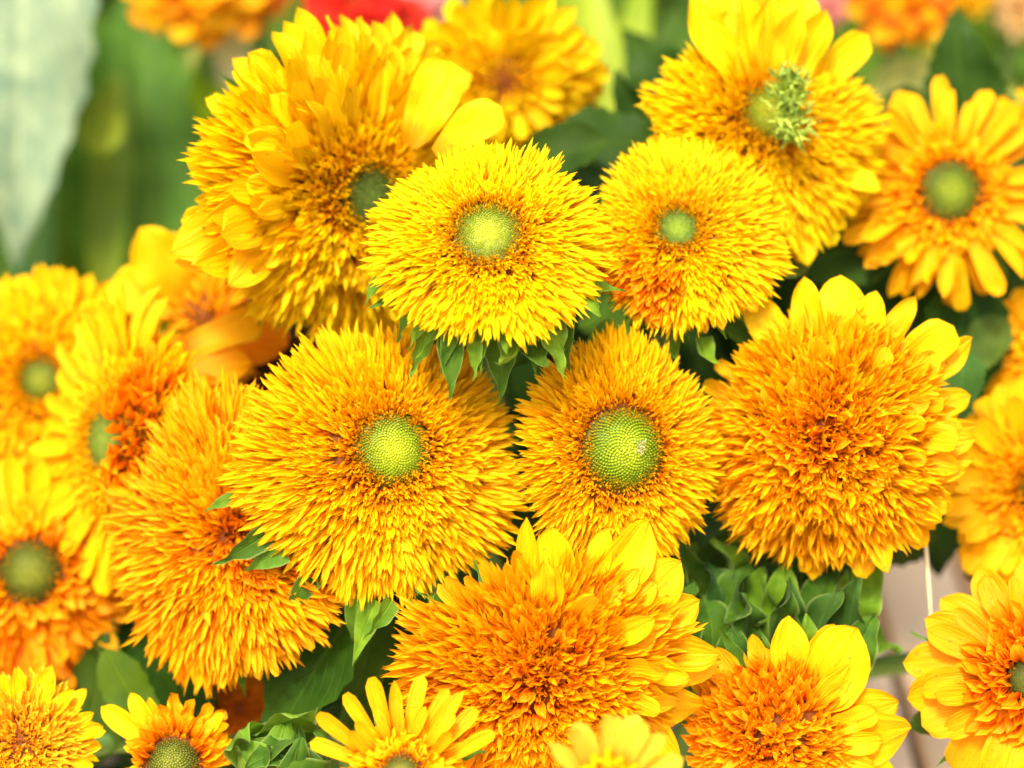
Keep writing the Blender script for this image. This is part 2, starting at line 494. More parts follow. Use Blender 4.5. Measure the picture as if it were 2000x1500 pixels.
def root_at(name, base):
    o = link(bpy.data.objects.new(name, None)); o.location = base; o['_base'] = tuple(base)
    o.empty_display_size = .02
    return o

def head_frame(N, spin=0):
    x = (RT - N * RT.dot(N)).normalized()
    y = N.cross(x).normalized()
    return x, y

def sunflower(key, px, py, d, Rpx, axis, label, tone=GOLD, petal_tone=None, disc=.22, n=1700, parts=260,
              asp=(1, 1), cupn=0, cup_tone=None, fine=1.0, rays=(), bracts=16, bract_len=.34, bract_arc=None, lump=.10,
              disc_col=(.40, .52, .05), disc_h=.05, flen=.28, fbase=.69, fwid=1.0, dome=.22, theta=(30, 92),
              stem_to=None, group='golden sunflowers in the market bunches', hollow=0, seed=None, floret_min=.085, jit=1.0, disc_shift=(0, 0)):
    random.seed(seed if seed is not None else hash_key(key))
    c = P(px, py, d); Rm = px2m(Rpx, d)
    N = camvec(axis[0], axis[1], math.sqrt(max(.02, 1 - axis[0]**2 - axis[1]**2)))
    X, Y = head_frame(N)
    petal_tone = petal_tone or tone
    # base of the stem on the table
    if stem_to is None:
        sb = Vector((c.x * .55 + rr(-.02, .02), c.y * .6 + .12 + rr(-.03, .03), TABLE_Z))
    else: sb = Vector((*stem_to, TABLE_Z))
    root = root_at('sunflower', sb)
    tag(root, label, 'sunflower', group)
    def W(a, b, h): return c + X * a + Y * b + N * h
    ax_, ay_ = asp
    ph = [rr(0, 6.28) for _ in range(8)]
    def outline(a): return 1 + lump * (.5 * math.sin(2 * a + ph[0]) + .45 * math.sin(3 * a + ph[1]) + .35 * math.sin(5 * a + ph[2]))
    rb_max = fbase * Rm
    def zs(r): return dome * Rm * (1 - (r / (rb_max * 1.08)) ** 2) - hollow * Rm * math.exp(-(r / (.25 * Rm)) ** 2)
    rd = disc * Rm
    # receptacle: domed front, bowl-shaped back running into the stem
    prof = [(rb_max * 1.0 * q, (min(zs(rb_max * q), zs(rd) - .02 * Rm) if rb_max * q < rd * 1.02 and disc > .1 else zs(rb_max * q)) - .012 * Rm) for q in (.02, .12, .2, .3, .4, .5, .6, .7, .8, .95)]
    prof += [(rb_max * 1.02, -.03 * Rm), (rb_max * .9, -.14 * Rm), (rb_max * .6, -.26 * Rm), (rb_max * .3, -.34 * Rm), (.085 * Rm, -.42 * Rm)]
    V, F, UV = revolve(prof, 28)
    V[:, 0] *= ax_; V[:, 1] *= ay_
    Mw = Matrix(((X.x, Y.x, N.x, c.x), (X.y, Y.y, N.y, c.y), (X.z, Y.z, N.z, c.z), (0, 0, 0, 1)))
    mesh_obj('receptacle', build_mesh('receptacle', V, F, UV), M_recept, root, Mw)
    # stem
    p0 = W(0, 0, -.38 * Rm)
    L = (p0 - sb).length
    pts = bez(p0, p0 - N * min(.07, L * .3), sb + Vector((0, 0, L * .5)), sb, 16)
    V, F, UV = tube(pts, [.085 * Rm if i < 1 else .0042 + .0012 * i / 15 for i in range(16)])
    mesh_obj('stem', build_mesh('stem', V, F, UV), M_stem, root, Matrix())
    # disc of packed green buds
    dsx, dsy = disc_shift[0] * Rm, disc_shift[1] * Rm
    if disc > 0:
        nb = 520 if Rpx > 170 else 300
        dpro = [(rd * q, zs(rd) + disc_h * Rm * (1 - q * q) - .004 * Rm) for q in (.02, .3, .55, .8, .95, 1.06)] + [(rd * 1.1, zs(rd) - .03 * Rm)]
        V, F, UV = revolve(dpro, 24); V[:, 0] += dsx; V[:, 1] += dsy
        UV = np.stack([np.linalg.norm(V[:, :2] - [dsx, dsy], axis=1) / (rd * 1.1), np.zeros(len(V))], 1)
        dob = mesh_obj('disc', build_mesh('disc', V, F, UV, np.zeros(len(V))), M_bud, root, Mw, tuple(v * .5 for v in disc_col))
        # bud = little pointed dome, 5-sided
        Vb, Fb, Ub, Rb = [], [], [], []; off = 0
        k5 = 5
        for i in range(nb):
            q = math.sqrt((i + .5) / nb); a = i * 2.399963
            r = rd * q
            x0, y0, z0 = r * math.cos(a) + dsx, r * math.sin(a) + dsy, zs(rd) + disc_h * Rm * (1 - q * q) - .004 * Rm
            s_ = rd * 1.05 / math.sqrt(nb) * (.95 - .28 * q * q) * rr(.8, 1.15); h = s_ * (1.0 + 2.6 * q * q) * rr(.6, 1.35)
            lean = .25 * q
            rings = [(1, 0), (.85, .5), (.12, 1)]
            for (rs, hh) in rings:
                for k in range(k5):
                    b = 2 * math.pi * k / k5 + a
                    Vb.append((x0 + s_ * rs * math.cos(b) - math.cos(a) * lean * h * hh, y0 + s_ * rs * math.sin(b) - math.sin(a) * lean * h * hh, z0 + h * hh))
                    Ub.append((q, hh)); 
            for i2 in range(2):
                for k in range(k5):
                    a1, b1 = off + i2 * k5 + k, off + i2 * k5 + (k + 1) % k5
                    Fb.append((a1, b1, b1 + k5, a1 + k5))
            off += 3 * k5
        bo = link(bpy.data.objects.new('disc_buds', build_mesh('disc_buds', np.array(Vb), np.array(Fb), np.array(Ub), np.random.default_rng(3).random(len(Vb)))))
        bo.data.materials.append(M_bud); bo.parent = dob; bo.color = (*disc_col, 1); bo['kind'] = 'stuff'
    # florets in a golden-angle spiral, with small pits where they part
    pits = []
    if n > 600:
        for _ in range(int(38 * jit)):
            pa, pr = rr(0, 6.2832), Rm * math.sqrt(rr((disc + .06) ** 2, (fbase * .86) ** 2))
            pits.append((pr * math.cos(pa), pr * math.sin(pa), Rm * rr(.012, .023) * (1.25 if jit > 1.4 else 1)))
    items = []
    n = int(n * 2.75 * fine) if n > 450 else n
    if n > 600: fwid *= .47 / fine ** .5
    q0 = (disc * 1.10) ** 2; q1 = fbase ** 2
    for i in range(n):
        rq = math.sqrt(q0 + (q1 - q0) * (i + .5) / n)
        t = (rq - disc) / (fbase - disc); t = max(0, min(1, t))
        a = i * 2.399963 + rr(-.05, .05) * jit
        shift = 1 - t
        clump = .5 * math.sin(4 * a + 5 * t + ph[3]) + .5 * math.sin(7 * a - 9 * t + ph[4])
        clump2 = math.sin(5 * a + 8 * t + ph[5]) * .6 + .4 * math.sin(11 * a + 3 * t + ph[6])
        r = rq * Rm * (1 + (outline(a) - 1) * .6 * t)
        er = X * math.cos(a) * ax_ + Y * math.sin(a) * ay_
        et = (-X * math.sin(a) + Y * math.cos(a))
        er_n = er.normalized()
        away = None; skip = False
        for (qx, qy, qr) in pits:
            ddx, ddy = r * math.cos(a) - qx, r * math.sin(a) - qy
            dd = math.hypot(ddx, ddy)
            if dd < qr: skip = True; break
            if dd < qr * 2.6: away = (ddx / dd, ddy / dd, 1 - dd / (qr * 2.6))
        if skip: continue
        th = R_(theta[0] + (theta[1] - theta[0]) * t ** .75) + R_(10) * clump * jit + R_(rr(-15, 11)) * jit
        Lf = (floret_min + (flen + .05 - floret_min) * t ** 1.1) * Rm * rr(.66, 1.18) * (1 + .12 * clump2) * (1 + (outline(a) - 1) * t)
        Lf *= math.hypot(ax_ * math.cos(a), ay_ * math.sin(a)) ** .7
        yd = (N * math.cos(th) + er_n * math.sin(th) + et * (rr(-.22, .22) + .16 * clump2) * jit).normalized()
        o = c + er * r + X * dsx * shift + Y * dsy * shift + N * (zs(rq * Rm) - .02 * Rm)
        zh = (N * math.sin(th) - er_n * math.cos(th))
        jum = (1 - t) ** 1.3 * jit
        if away: yd = (yd + (X * away[0] + Y * away[1]) * .9 * away[2]).normalized(); Lf *= 1 - .3 * away[2]
        yd = (yd + (X * rr(-1, 1) + Y * rr(-1, 1)) * .32 * jum * min(1, t * 8)).normalized()
        iscup = .04 < t < .62 and random.random() < .42
        if iscup:
            v = random.choice(CUP); Lf *= .80
        else: v = random.choice(FL) if random.random() < .6 else random.choice(FT)
        wd = (.9 + .9 * (1 - t)) * fwid * rr(.75, 1.3) * min(1.0, .5 + 3.0 * t)
        if iscup: wd *= .72
        m = frame(o, yd, zh, Lf * wd, Lf, Lf * wd, rr(-.6, .6) * jit * (1 + jum))
        items.append((t, v, m, Lf, er_n, a, max(.3, min(1, .38 + 2.2 * t + .25 * clump2 * (1 - t)) - max(0, clump * clump2) * .9 * (1 - .5 * t))))
    if disc > .1:
        for i in range(int(900 * fine) if n > 600 else 200):
            a = rr(0, 6.2832); rq = disc * rr(.72, 1.30)
            er_n = (X * math.cos(a) + Y * math.sin(a)).normalized()
            th = R_(rr(-25, 30)); k = (rq / disc - .70) / .60
            Lf = Rm * (.028 + .062 * k) * rr(.7, 1.2)
            o = c + er_n * rq * Rm + X * dsx + Y * dsy + N * (zs(rd) + (.0 if rq > disc else disc_h * Rm * (1 - (rq / disc) ** 2)) - .012 * Rm)
            yd = (N * math.cos(th) + er_n * math.sin(th) + (X * rr(-1, 1) + Y * rr(-1, 1)) * .25).normalized()
            items.append((.0, random.choice(FL), frame(o, yd, N * math.sin(th) - er_n * math.cos(th), Lf * 1.15, Lf, Lf * 1.15, rr(-1, 1)), Lf * .01, er_n, a, rr(.35, .95)))
    # those nearest the eye and longest become single florets, the rest one mass
    order = sorted(range(len(items)), key=lambda i: -(items[i][3] * (1.15 if items[i][0] > .35 else .8) * random.uniform(.75, 1.0)))
    single = set(order[:min(parts, len(order))])
    rest = []
    for i, (t, v, m, Lf, er_n, a, vs) in enumerate(items):
        if i in single: mesh_obj('floret', v['me'], M_floret, root, m, tone)
        else: rest.append((v, Matrix.Translation(-c) @ m, random.random(), vs))
    if rest:
        V, F, U, Q = join_instances(rest)
        o = mesh_obj('floret_mass', build_mesh('floret_mass', V, F, U, Q), M_floret, root, Matrix.Translation(c), tone)
        o['kind'] = 'stuff'
    # cupped orange florets, in an annular sector: (count, phi0, phi1, r0, r1, length, theta0, theta1)
    if cupn:
        for (cn, a0, a1, r0, r1, cl, th0, th1) in cupn:
            for i in range(cn):
                q = random.random(); a = R_(rr(a0, a1)); rq = math.sqrt(r0 * r0 + (r1 * r1 - r0 * r0) * q)
                th = R_(th0 + (th1 - th0) * q + rr(-14, 14))
                er = X * math.cos(a) * ax_ + Y * math.sin(a) * ay_; er_n = er.normalized()
                et = (-X * math.sin(a) + Y * math.cos(a))
                yd = (N * math.cos(th) + er_n * math.sin(th) + et * rr(-.25, .25)).normalized()
                o = c + er * rq * Rm + N * (zs(min(rq, fbase) * Rm) + .02 * Rm)
                Lf = cl * Rm * rr(.7, 1.2)
                m = frame(o, yd, N * math.sin(th) - er_n * math.cos(th), Lf, Lf, Lf, rr(-.6, .6))
                mesh_obj('floret', random.choice(CUP)['me'], M_cup, root, m, cup_tone or tone)
    # ray petals: (kind, count, phi0, phi1, length, width factor, theta, base radius, base height, jitter)
    for spec in rays:
        kind, cn, a0, a1, pl, pw, th_d, br_, bh, pj = spec[:10]
        ptone = spec[10] if len(spec) > 10 else petal_tone
        lib = {'ray': RAY, 'nar': NAR, 'cur': CUR}[kind]
        for i in range(cn):
            a = R_(a0 + (a1 - a0) * ((i + .5) / cn) + rr(-.35, .35) * (a1 - a0) / cn * pj)
            th = R_(th_d + rr(-9, 9) * pj)
            er = X * math.cos(a) * ax_ + Y * math.sin(a) * ay_; er_n = er.normalized()
            et = (-X * math.sin(a) + Y * math.cos(a))
            yd = (N * math.cos(th) + er_n * math.sin(th) + et * rr(-.12, .12) * pj).normalized()
            o = c + er * br_ * Rm + N * bh * Rm
            Lf = pl * Rm * rr(1 - .12 * pj, 1 + .12 * pj)
            m = frame(o, yd, N * math.sin(th) - er_n * math.cos(th), Lf * pw * rr(.9, 1.12), Lf, Lf, rr(-.25, .25) * pj)
            mesh_obj('petal', random.choice(lib)['me'], M_petal, root, m, ptone)
    # green bracts behind the rim
    arcs = bract_arc or (0, 360)
    for i in range(bracts):
        a = R_(arcs[0] + (arcs[1] - arcs[0]) * (i + .5) / bracts + rr(-6, 6))
        th = R_(rr(92, 118))
        er_n = (X * math.cos(a) * ax_ + Y * math.sin(a) * ay_); 
        yd = (N * math.cos(th) + er_n.normalized() * math.sin(th)).normalized()
        o = c + er_n * rb_max * .98 - N * (.06 + .07 * (i % 2)) * Rm
        Lf = (bract_len + .42 - .42 * fbase / .62) * Rm * rr(.85, 1.2) * 1.25
        m = frame(o, yd, N, Lf * rr(.8, 1.1), Lf, Lf, rr(-.3, .3))
        mesh_obj('bract', random.choice(BR)['me'], M_bract, root, m, random.choice((GREEN, BRIGHT, (.08, .19, .012))))
    HEADS[key] = dict(root=root, c=c, R=Rm, X=X, Y=Y, N=N, d=d)
    return root

def hash_key(k):
    return sum((i + 1) * ord(ch) for i, ch in enumerate(k)) * 7 + 3

def one_petal(key, px, py, d, ang, Lpx, Wpx, tip_out=.0, face=(0, 0, 1), kind='ray', v=None, color=GOLD, name='petal', mat=None, roll=0):
    """a single petal / leaf with its base at (px,py,d), pointing ang degrees in the picture plane, leaning tip_out towards the eye"""
    lib = {'ray': RAY, 'nar': NAR, 'cur': CUR, 'bract': BR, 'wavy': BRW, 'leaf': LF, 'blade': BL}[kind]
    var = lib[v % len(lib)] if v is not None else random.choice(lib)
    wv = {'ray': .36, 'nar': .24, 'cur': .34, 'bract': .34, 'wavy': .50, 'leaf': .62, 'blade': .16}[kind]
    o = P(px, py, d)
    yd = camvec(math.cos(R_(ang)), math.sin(R_(ang)), tip_out)
    L = px2m(Lpx, d); Wm = px2m(Wpx, d) / wv
    m = frame(o, yd, camvec(*face), Wm, L, (Wm + L) / 2, roll)
    root = HEADS[key]['root'] if key else None
    mt = mat or {'bract': M_bract, 'wavy': M_bract, 'leaf': M_leaf, 'blade': M_blade}.get(kind, M_petal)
    return mesh_obj(name, var['me'], mt, root, m, color)

#@FLOWERS
# ------------------------------------------------------------------ the in-focus trio
RED = (.88, .22, .004)
sunflower('main', 738, 905, 1.00, 292, (.16, .10), 'largest fluffy orange-gold sunflower with a small lime disc, left of centre', tone=GOLD, disc=.235,
          n=2300, parts=300, asp=(1.0, .95), bracts=14, bract_arc=(175, 330), lump=.05, disc_col=(.62, .70, .01), disc_h=.05, disc_shift=(.08, .08), bract_len=.30)
sunflower('right', 1208, 880, 1.00, 218, (.24, .04), 'round fluffy golden sunflower with a large lime-green disc, right of the largest head', tone=GOLD, disc=.35,
          n=2000, parts=300, asp=(.96, 1.08), bracts=10, bract_arc=(60, 330), lump=.05, disc_col=(.50, .64, .01), disc_h=.13, flen=.29, fbase=.70)
sunflower('top', 955, 475, .975, 240, (-.04, .40), 'bright lemon fluffy sunflower at top centre with green bracts hanging under it', tone=LEMON, disc=.26,
          n=2100, parts=300, asp=(1, .95), bracts=12, bract_arc=(195, 350), lump=.07, disc_col=(.62, .66, .03), disc_h=.02, bract_len=.42)
# ------------------------------------------------------------------ upper left
sunflower('upleft', 672, 372, 1.055, 288, (.60, -.14), 'big yellow sunflower at upper left facing right with a dark green oval disc', tone=(.98, .74, .002), petal_tone=LEMON,
          disc=.22, n=2200, parts=240, asp=(1.12, 1.08), bracts=8, bract_arc=(100, 260), disc_col=(.06, .15, .008), disc_h=.01, hollow=.07, flen=.31, dome=.34, disc_shift=(.04, -.02),
          rays=[('ray', 3, 186, 210, .76, 1.2, 84, .50, -.02, .5, YELLOW), ('ray', 3, 178, 208, .60, 1.2, 72, .50, .08, .6, YELLOW), ('ray', 13, 38, 125, .68, .80, 78, .50, .02, .8), ('nar', 14, 40, 130, .60, 1.2, 68, .48, .08, .8), ('ray', 9, 125, 215, .56, .95, 88, .52, -.04, 1), ('nar', 14, 120, 240, .50, 1.1, 82, .55, 0, 1), ('nar', 16, 40, 165, .58, 1.35, 62, .40, .16, 1), ('ray', 9, 45, 160, .52, .8, 58, .34, .2, 1), ('nar', 14, 100, 215, .52, 1.4, 70, .44, .1, 1, LEMON), ('ray', 8, 120, 215, .46, .9, 64, .40, .16, 1, LEMON)])
sunflower('behind', 985, 160, 1.13, 185, (.10, -.25), 'blurred yellow sunflower behind the upper left head, below the scarlet blooms', tone=LEMON, petal_tone=LEMON, disc=0, n=500, parts=60,
          asp=(1.0, .8), bracts=6, bract_arc=(200, 340), rays=[('nar', 24, 0, 180, .60, 1.5, 75, .5, 0, .8, LEMON), ('ray', 6, 15, 80, .5, 1.4, 50, .35, .1, .8, LEMON), ('ray', 10, 280, 380, .72, 1.1, 95, .5, -.05, 1, YELLOW), ('ray', 9, 200, 290, .55, 1.1, 95, .5, -.05, 1, GOLD), ('nar', 18, 0, 360, .42, 1.5, 50, .3, .12, 1, LEMON)])
# ------------------------------------------------------------------ upper right
sunflower('midright', 1338, 460, 1.02, 210, (.02, .36), 'golden sunflower with a small green disc between the lemon head and the double orange head', tone=(.98, .70, .002), disc=.20, n=1900, parts=260,
          asp=(1, 1.0), lump=.08, disc_col=(.32, .48, .03), disc_h=.0, hollow=.05, bracts=13, bract_arc=(190, 350), disc_shift=(-.08, .0),
          cupn=[(110, 203, 262, .48, .80, .20, 40, 95)], cup_tone=(.94, .44, .004), rays=[('ray', 7, 225, 330, .34, 1.0, 96, .64, .02, .8, AMBER)])
sunflower('upright', 1490, 280, 1.06, 242, (.30, .10), 'tall yellow sunflower at upper right with a pale green tufted centre', tone=(.98, .73, .002), petal_tone=LEMON, disc=.22, n=2000, parts=200,
          asp=(1.02, .95), disc_col=(.55, .55, .02), disc_h=.02, hollow=.04, bracts=6, bract_arc=(200, 330), flen=.29, lump=.1, disc_shift=(-.02, .22),
          rays=[('ray', 8, 72, 118, .84, 1.1, 66, .35, .12, .8), ('ray', 1, 122, 122, .92, .95, 72, .45, .05, .3), ('ray', 1, 108, 108, .90, 1.3, 66, .45, .05, .3), ('ray', 1, 88, 88, .86, 1.6, 66, .45, .05, .3, YELLOW), ('ray', 1, 78, 78, .86, 1.2, 66, .45, .05, .3),
                ('nar', 1, 50, 50, .86, 1.4, 80, .48, .05, .3), ('ray', 14, -75, 45, .46, 1.3, 80, .58, .0, 1)])
sunflower('farright', 1853, 378, 1.09, 216, (-.03, .10), 'open single golden sunflower at right with a dull green disc ringed by short florets', tone=AMBER, petal_tone=(.96, .58, .002), disc=.25, n=440, parts=240,
          disc_col=(.34, .44, .02), disc_h=.03, flen=.16, fbase=.46, fwid=1.5, theta=(15, 70), bracts=12, lump=.04,
          rays=[('nar', 22, 0, 360, .62, 1.15, 84, .42, 0, 1), ('nar', 20, 10, 370, .56, 1.15, 72, .40, .05, 1.2), ('ray', 14, 0, 360, .60, .75, 86, .42, 0, 1), ('cur', 8, 150, 280, .5, .9, 70, .44, .03, 1)])
sunflower('bigright', 1612, 860, 1.02, 258, (-.12, -.06), 'large double orange sunflower without a disc, wide petals along its top', tone=(.95, .535, .002), petal_tone=(.97, .60, .002), disc=0.02, n=2300, parts=290,
          disc_col=(.2, .2, .03), asp=(1, 1.0), lump=.12, flen=.29, theta=(5, 88), dome=.46, floret_min=.14, jit=1.9, bracts=6, bract_arc=(180, 330),
          cupn=[(90, 0, 360, .0, .45, .17, 5, 60)], cup_tone=(.94, .44, .003),
          rays=[('ray', 1, 116, 116, .66, 1.2, 80, .62, .0, .3, LEMON), ('ray', 1, 99, 99, .62, 1.1, 74, .62, .02, .3, LEMON), ('ray', 1, 82, 82, .66, 1.7, 76, .60, .03, .3, LEMON), ('ray', 1, 70, 70, .60, 1.2, 72, .60, .05, .3, LEMON), ('ray', 1, 60, 60, .70, .75, 84, .60, -.02, .2, YELLOW),
                ('ray', 1, 44, 44, .62, 1.5, 82, .66, .0, .3, YELLOW), ('ray', 1, 34, 34, .66, .9, 84, .68, -.02, .3, YELLOW), ('ray', 1, 18, 18, .52, 1.3, 84, .64, 0, .3), ('ray', 1, 4, 4, .52, 1.2, 84, .64, 0, .3),
                ('ray', 14, -45, 120, .48, 1.1, 70, .54, .07, 1), ('ray', 8, -30, 100, .40, 1.0, 56, .44, .18, 1), ('ray', 14, -75, 40, .50, 1.1, 78, .56, .03, 1.1), ('ray', 8, -50, 5, .48, .9, 82, .60, 0, 1), ('nar', 12, -100, -30, .44, 1.1, 85, .6, 0, 1), ('nar', 8, 120, 200, .4, 1.1, 75, .6, .02, 1.2)])
sunflower('edge', 2035, 955, 1.07, 215, (-.25, .0), 'golden sunflower cut by the right edge beside the double orange head', tone=AMBER, petal_tone=YELLOW, disc=.2, n=500, parts=150, fbase=.5, flen=.26, fwid=1.5,
          disc_col=(.16, .2, .03), bracts=8, rays=[('nar', 20, 90, 270, .56, 1.6, 86, .42, 0, .8), ('nar', 18, 95, 270, .48, 1.5, 74, .42, .06, .9)])
sunflower('edgetop', 2075, 705, 1.10, 175, (-.35, .0), 'partly seen amber sunflower at the right edge above the other edge flower', tone=AMBER, petal_tone=GOLD, disc=.2, n=300, parts=80, fbase=.5, flen=.26, fwid=1.5,
          disc_col=(.16, .2, .03), bracts=6, rays=[('nar', 15, 90, 270, .56, 1.7, 86, .42, 0, .8), ('nar', 12, 95, 270, .48, 1.5, 74, .42, .06, .9)])
sunflower('corner', 2045, 225, 1.14, 80, (-.3, .0), 'small blurred yellow sunflower peeping in at the right edge near the top', tone=YELLOW, petal_tone=YELLOW, disc=.25, n=160, parts=40, fbase=.5, flen=.2, fwid=1.5,
          bracts=4, rays=[('nar', 14, 0, 360, .6, 1.6, 84, .42, 0, .8)])
# ------------------------------------------------------------------ bottom
sunflower('botcentre', 1062, 1308, .985, 272, (.0, -.25), 'ragged orange double sunflower at bottom centre with broad yellow petals at upper right', tone=(.94, .49, .002), petal_tone=(.97, .64, .002), disc=.07, n=2100, parts=280,
          disc_col=(.16, .16, .02), disc_h=-.02, hollow=.07, lump=.14, asp=(1.02, .95), theta=(8, 88), floret_min=.13, jit=1.7, fwid=1.15, disc_shift=(-.03, -.20), bracts=8, bract_arc=(120, 200), flen=.32,
          cupn=[(80, 0, 360, .05, .42, .15, 10, 60)], cup_tone=(.93, .42, .003),
          rays=[('ray', 1, 84, 84, .60, 1.5, 76, .52, .03, .2, LEMON), ('nar', 1, 98, 98, .66, 1.1, 78, .54, .03, .2, LEMON), ('ray', 1, 56, 56, .86, 1.3, 80, .52, .02, .2, LEMON), ('ray', 1, 66, 66, .62, 1.0, 80, .56, .0, .2, LEMON),
                ('ray', 1, 38, 38, .72, 1.4, 80, .56, .02, .3), ('ray', 1, 26, 26, .68, 1.2, 82, .56, .02, .3), ('ray', 1, 12, 12, .66, 1.4, 82, .60, .0, .3), ('ray', 1, -2, -2, .66, 1.3, 82, .60, .0, .3), ('ray', 1, -18, -18, .64, 1.4, 84, .58, .0, .3), ('ray', 1, -32, -32, .6, 1.3, 84, .58, .0, .3),
                ('ray', 7, -40, 60, .46, 1.1, 70, .56, .06, .9), ('ray', 9, -20, 100, .44, 1.1, 58, .48, .12, 1), ('nar', 10, 130, 250, .36, 1.2, 84, .62, .0, 1, AMBER), ('nar', 7, 100, 150, .36, 1.1, 80, .62, .03, 1, AMBER)])
sunflower('botright', 1515, 1440, 1.0, 235, (-.15, -.10), 'orange sunflower at the bottom edge with cupped florets and two broad smooth petals', tone=ORANGE, petal_tone=(.97, .58, .002), disc=0, n=900, parts=220,
          disc_col=(.45, .45, .06), fbase=.52, flen=.20, fwid=1.9, theta=(10, 75), floret_min=.12, jit=1.6, bracts=5, bract_arc=(60, 180), disc_shift=(-.15, -.10),
          cupn=[(120, 60, 200, .30, .60, .20, 20, 80)], cup_tone=(.94, .46, .004),
          rays=[('ray', 1, 80, 80, .62, 1.3, 78, .42, .03, .2, YELLOW), ('ray', 1, 47, 47, .78, 1.8, 76, .36, .05, .2, YELLOW), ('ray', 1, 62, 62, .66, 1.3, 82, .42, .0, .2, YELLOW), ('ray', 1, 2, 2, .80, 1.8, 78, .34, .05, .2), ('ray', 1, 22, 22, .66, 1.5, 82, .42, .0, .2), ('ray', 1, -20, -20, .8, 1.7, 80, .36, .02, .2),
                ('ray', 6, -40, 60, .46, 1.2, 66, .40, .08, 1, GOLD), ('ray', 5, 95, 170, .42, 1.1, 74, .48, .02, 1, AMBER)])
sunflower('botedge', 2018, 1325, .99, 240, (-.20, .08), 'golden sunflower at lower right edge with broad veined petals and orange cupped florets', tone=ORANGE, petal_tone=(.90, .50, .003), disc=.17, n=260, parts=120,
          disc_col=(.14, .17, .02), fbase=.42, flen=.16, fwid=1.6, bracts=6, bract_arc=(100, 260), disc_shift=(-.05, -.02),
          cupn=[(85, 90, 270, .18, .48, .22, 15, 75)], cup_tone=(.93, .42, .004),
          rays=[('ray', 10, 80, 280, .64, 1.4, 84, .38, .0, .6), ('ray', 9, 85, 270, .52, 1.2, 72, .38, .05, .9)])
sunflower('front', 785, 1520, .955, 178, (.0, .35), 'yellow sunflower at the bottom edge with separate upright finger-like petals', tone=GOLD, petal_tone=(.95, .60, .003), disc=.2, n=380, parts=120, fbase=.5, flen=.22, fwid=1.4,
          disc_col=(.4, .36, .05), bracts=4, bract_arc=(0, 180), rays=[('nar', 10, 15, 165, .72, 1.05, 66, .45, 0, .7), ('nar', 7, 20, 160, .5, 1.2, 48, .38, .05, 1)])
sunflower('paleleaf', 1190, 1545, .90, 130, (.05, .3), 'blurred lemon sunflower rising in front of the ragged orange head at the bottom edge', tone=LEMON, petal_tone=(.85, .70, .04), disc=.2, n=200, parts=60, fbase=.5, flen=.3, fwid=1.4,
          bracts=3, bract_arc=(0, 180), rays=[('nar', 9, 20, 150, .80, 1.5, 60, .4, 0, .8)])
# ------------------------------------------------------------------ left
sunflower('left', 448, 1045, 1.018, 284, (-.36, .02), 'orange fluffy sunflower half hidden behind the largest head at its left', tone=(.95, .49, .002), disc=0, n=2200, parts=280, asp=(.90, 1.07), hollow=.16,
          lump=.08, bracts=4, bract_arc=(150, 280), flen=.31, jit=1.35, floret_min=.12,
          rays=[('nar', 12, 215, 320, .36, 1.0, 84, .62, .0, 1, (.95, .55, .002))], cupn=[(80, -60, 30, .10, .5, .13, 30, 70)], cup_tone=(.92, .36, .004))
sunflower('leftdisc', 262, 862, 1.062, 278, (-.68, .05), 'yellow sunflower at left turned aside, green disc half covered by curled orange florets', tone=YELLOW, petal_tone=(.97, .68, .002), disc=.24, n=900, parts=250, disc_col=(.20, .30, .02),
          asp=(1.0, 1.12), disc_h=.04, fbase=.56, flen=.22, bracts=3, bract_arc=(150, 230), disc_shift=(-.05, 0),
          rays=[('nar', 26, 85, 285, .58, 1.15, 84, .48, 0, .7), ('nar', 20, 60, 270, .52, 1.05, 74, .46, .06, .8)],
          cupn=[(110, -75, 75, .16, .58, .18, 20, 80)], cup_tone=(.94, .45, .003))
sunflower('leftback', 90, 745, 1.12, 222, (-.05, .05), 'blurred yellow sunflower at the left edge with a round olive disc', tone=YELLOW, petal_tone=YELLOW, disc=.2, n=700, parts=100, disc_col=(.32, .38, .02), disc_h=.03, flen=.30, fwid=1.3, bracts=4,
          rays=[('nar', 20, 0, 180, .50, 1.5, 84, .52, 0, .8), ('nar', 14, 180, 360, .4, 1.5, 84, .52, 0, .8)])
sunflower('leftlow', 62, 1118, 1.082, 215, (.10, .08), 'withering orange sunflower at the left edge with a moss-green disc and drooping petals', tone=AMBER, petal_tone=AMBER, disc=.26, n=420, parts=150, disc_col=(.26, .31, .03), disc_h=.12, fbase=.5, flen=.20, fwid=1.6,
          bracts=5, bract_arc=(240, 400), rays=[('cur', 26, -100, 30, .52, .9, 80, .44, .02, 1, (.92, .44, .004)), ('nar', 10, -110, 0, .62, 1.2, 92, .44, -.03, 1, (.92, .46, .004)), ('nar', 12, 60, 180, .62, 1.4, 84, .46, 0, 1, YELLOW), ('cur', 14, 200, 300, .70, 1.1, 90, .44, 0, 1, (.90, .36, .004))],
          cupn=[(60, 130, 420, .30, .46, .2, 20, 70)], cup_tone=(.93, .50, .01))
sunflower('leftcorner', 45, 1455, 1.0, 145, (.15, .35), 'pale yellow sunflower in the bottom left corner', tone=(.95, .64, .02), petal_tone=LEMON, disc=0, n=500, parts=150, jit=1.6, disc_col=(.6, .6, .05), flen=.34, fwid=1.6, theta=(10, 70), bracts=4, bract_arc=(0, 90),
          rays=[('ray', 12, 0, 180, .7, .9, 60, .4, .05, .9), ('nar', 5, -40, 20, .7, .9, 78, .4, 0, .9)])
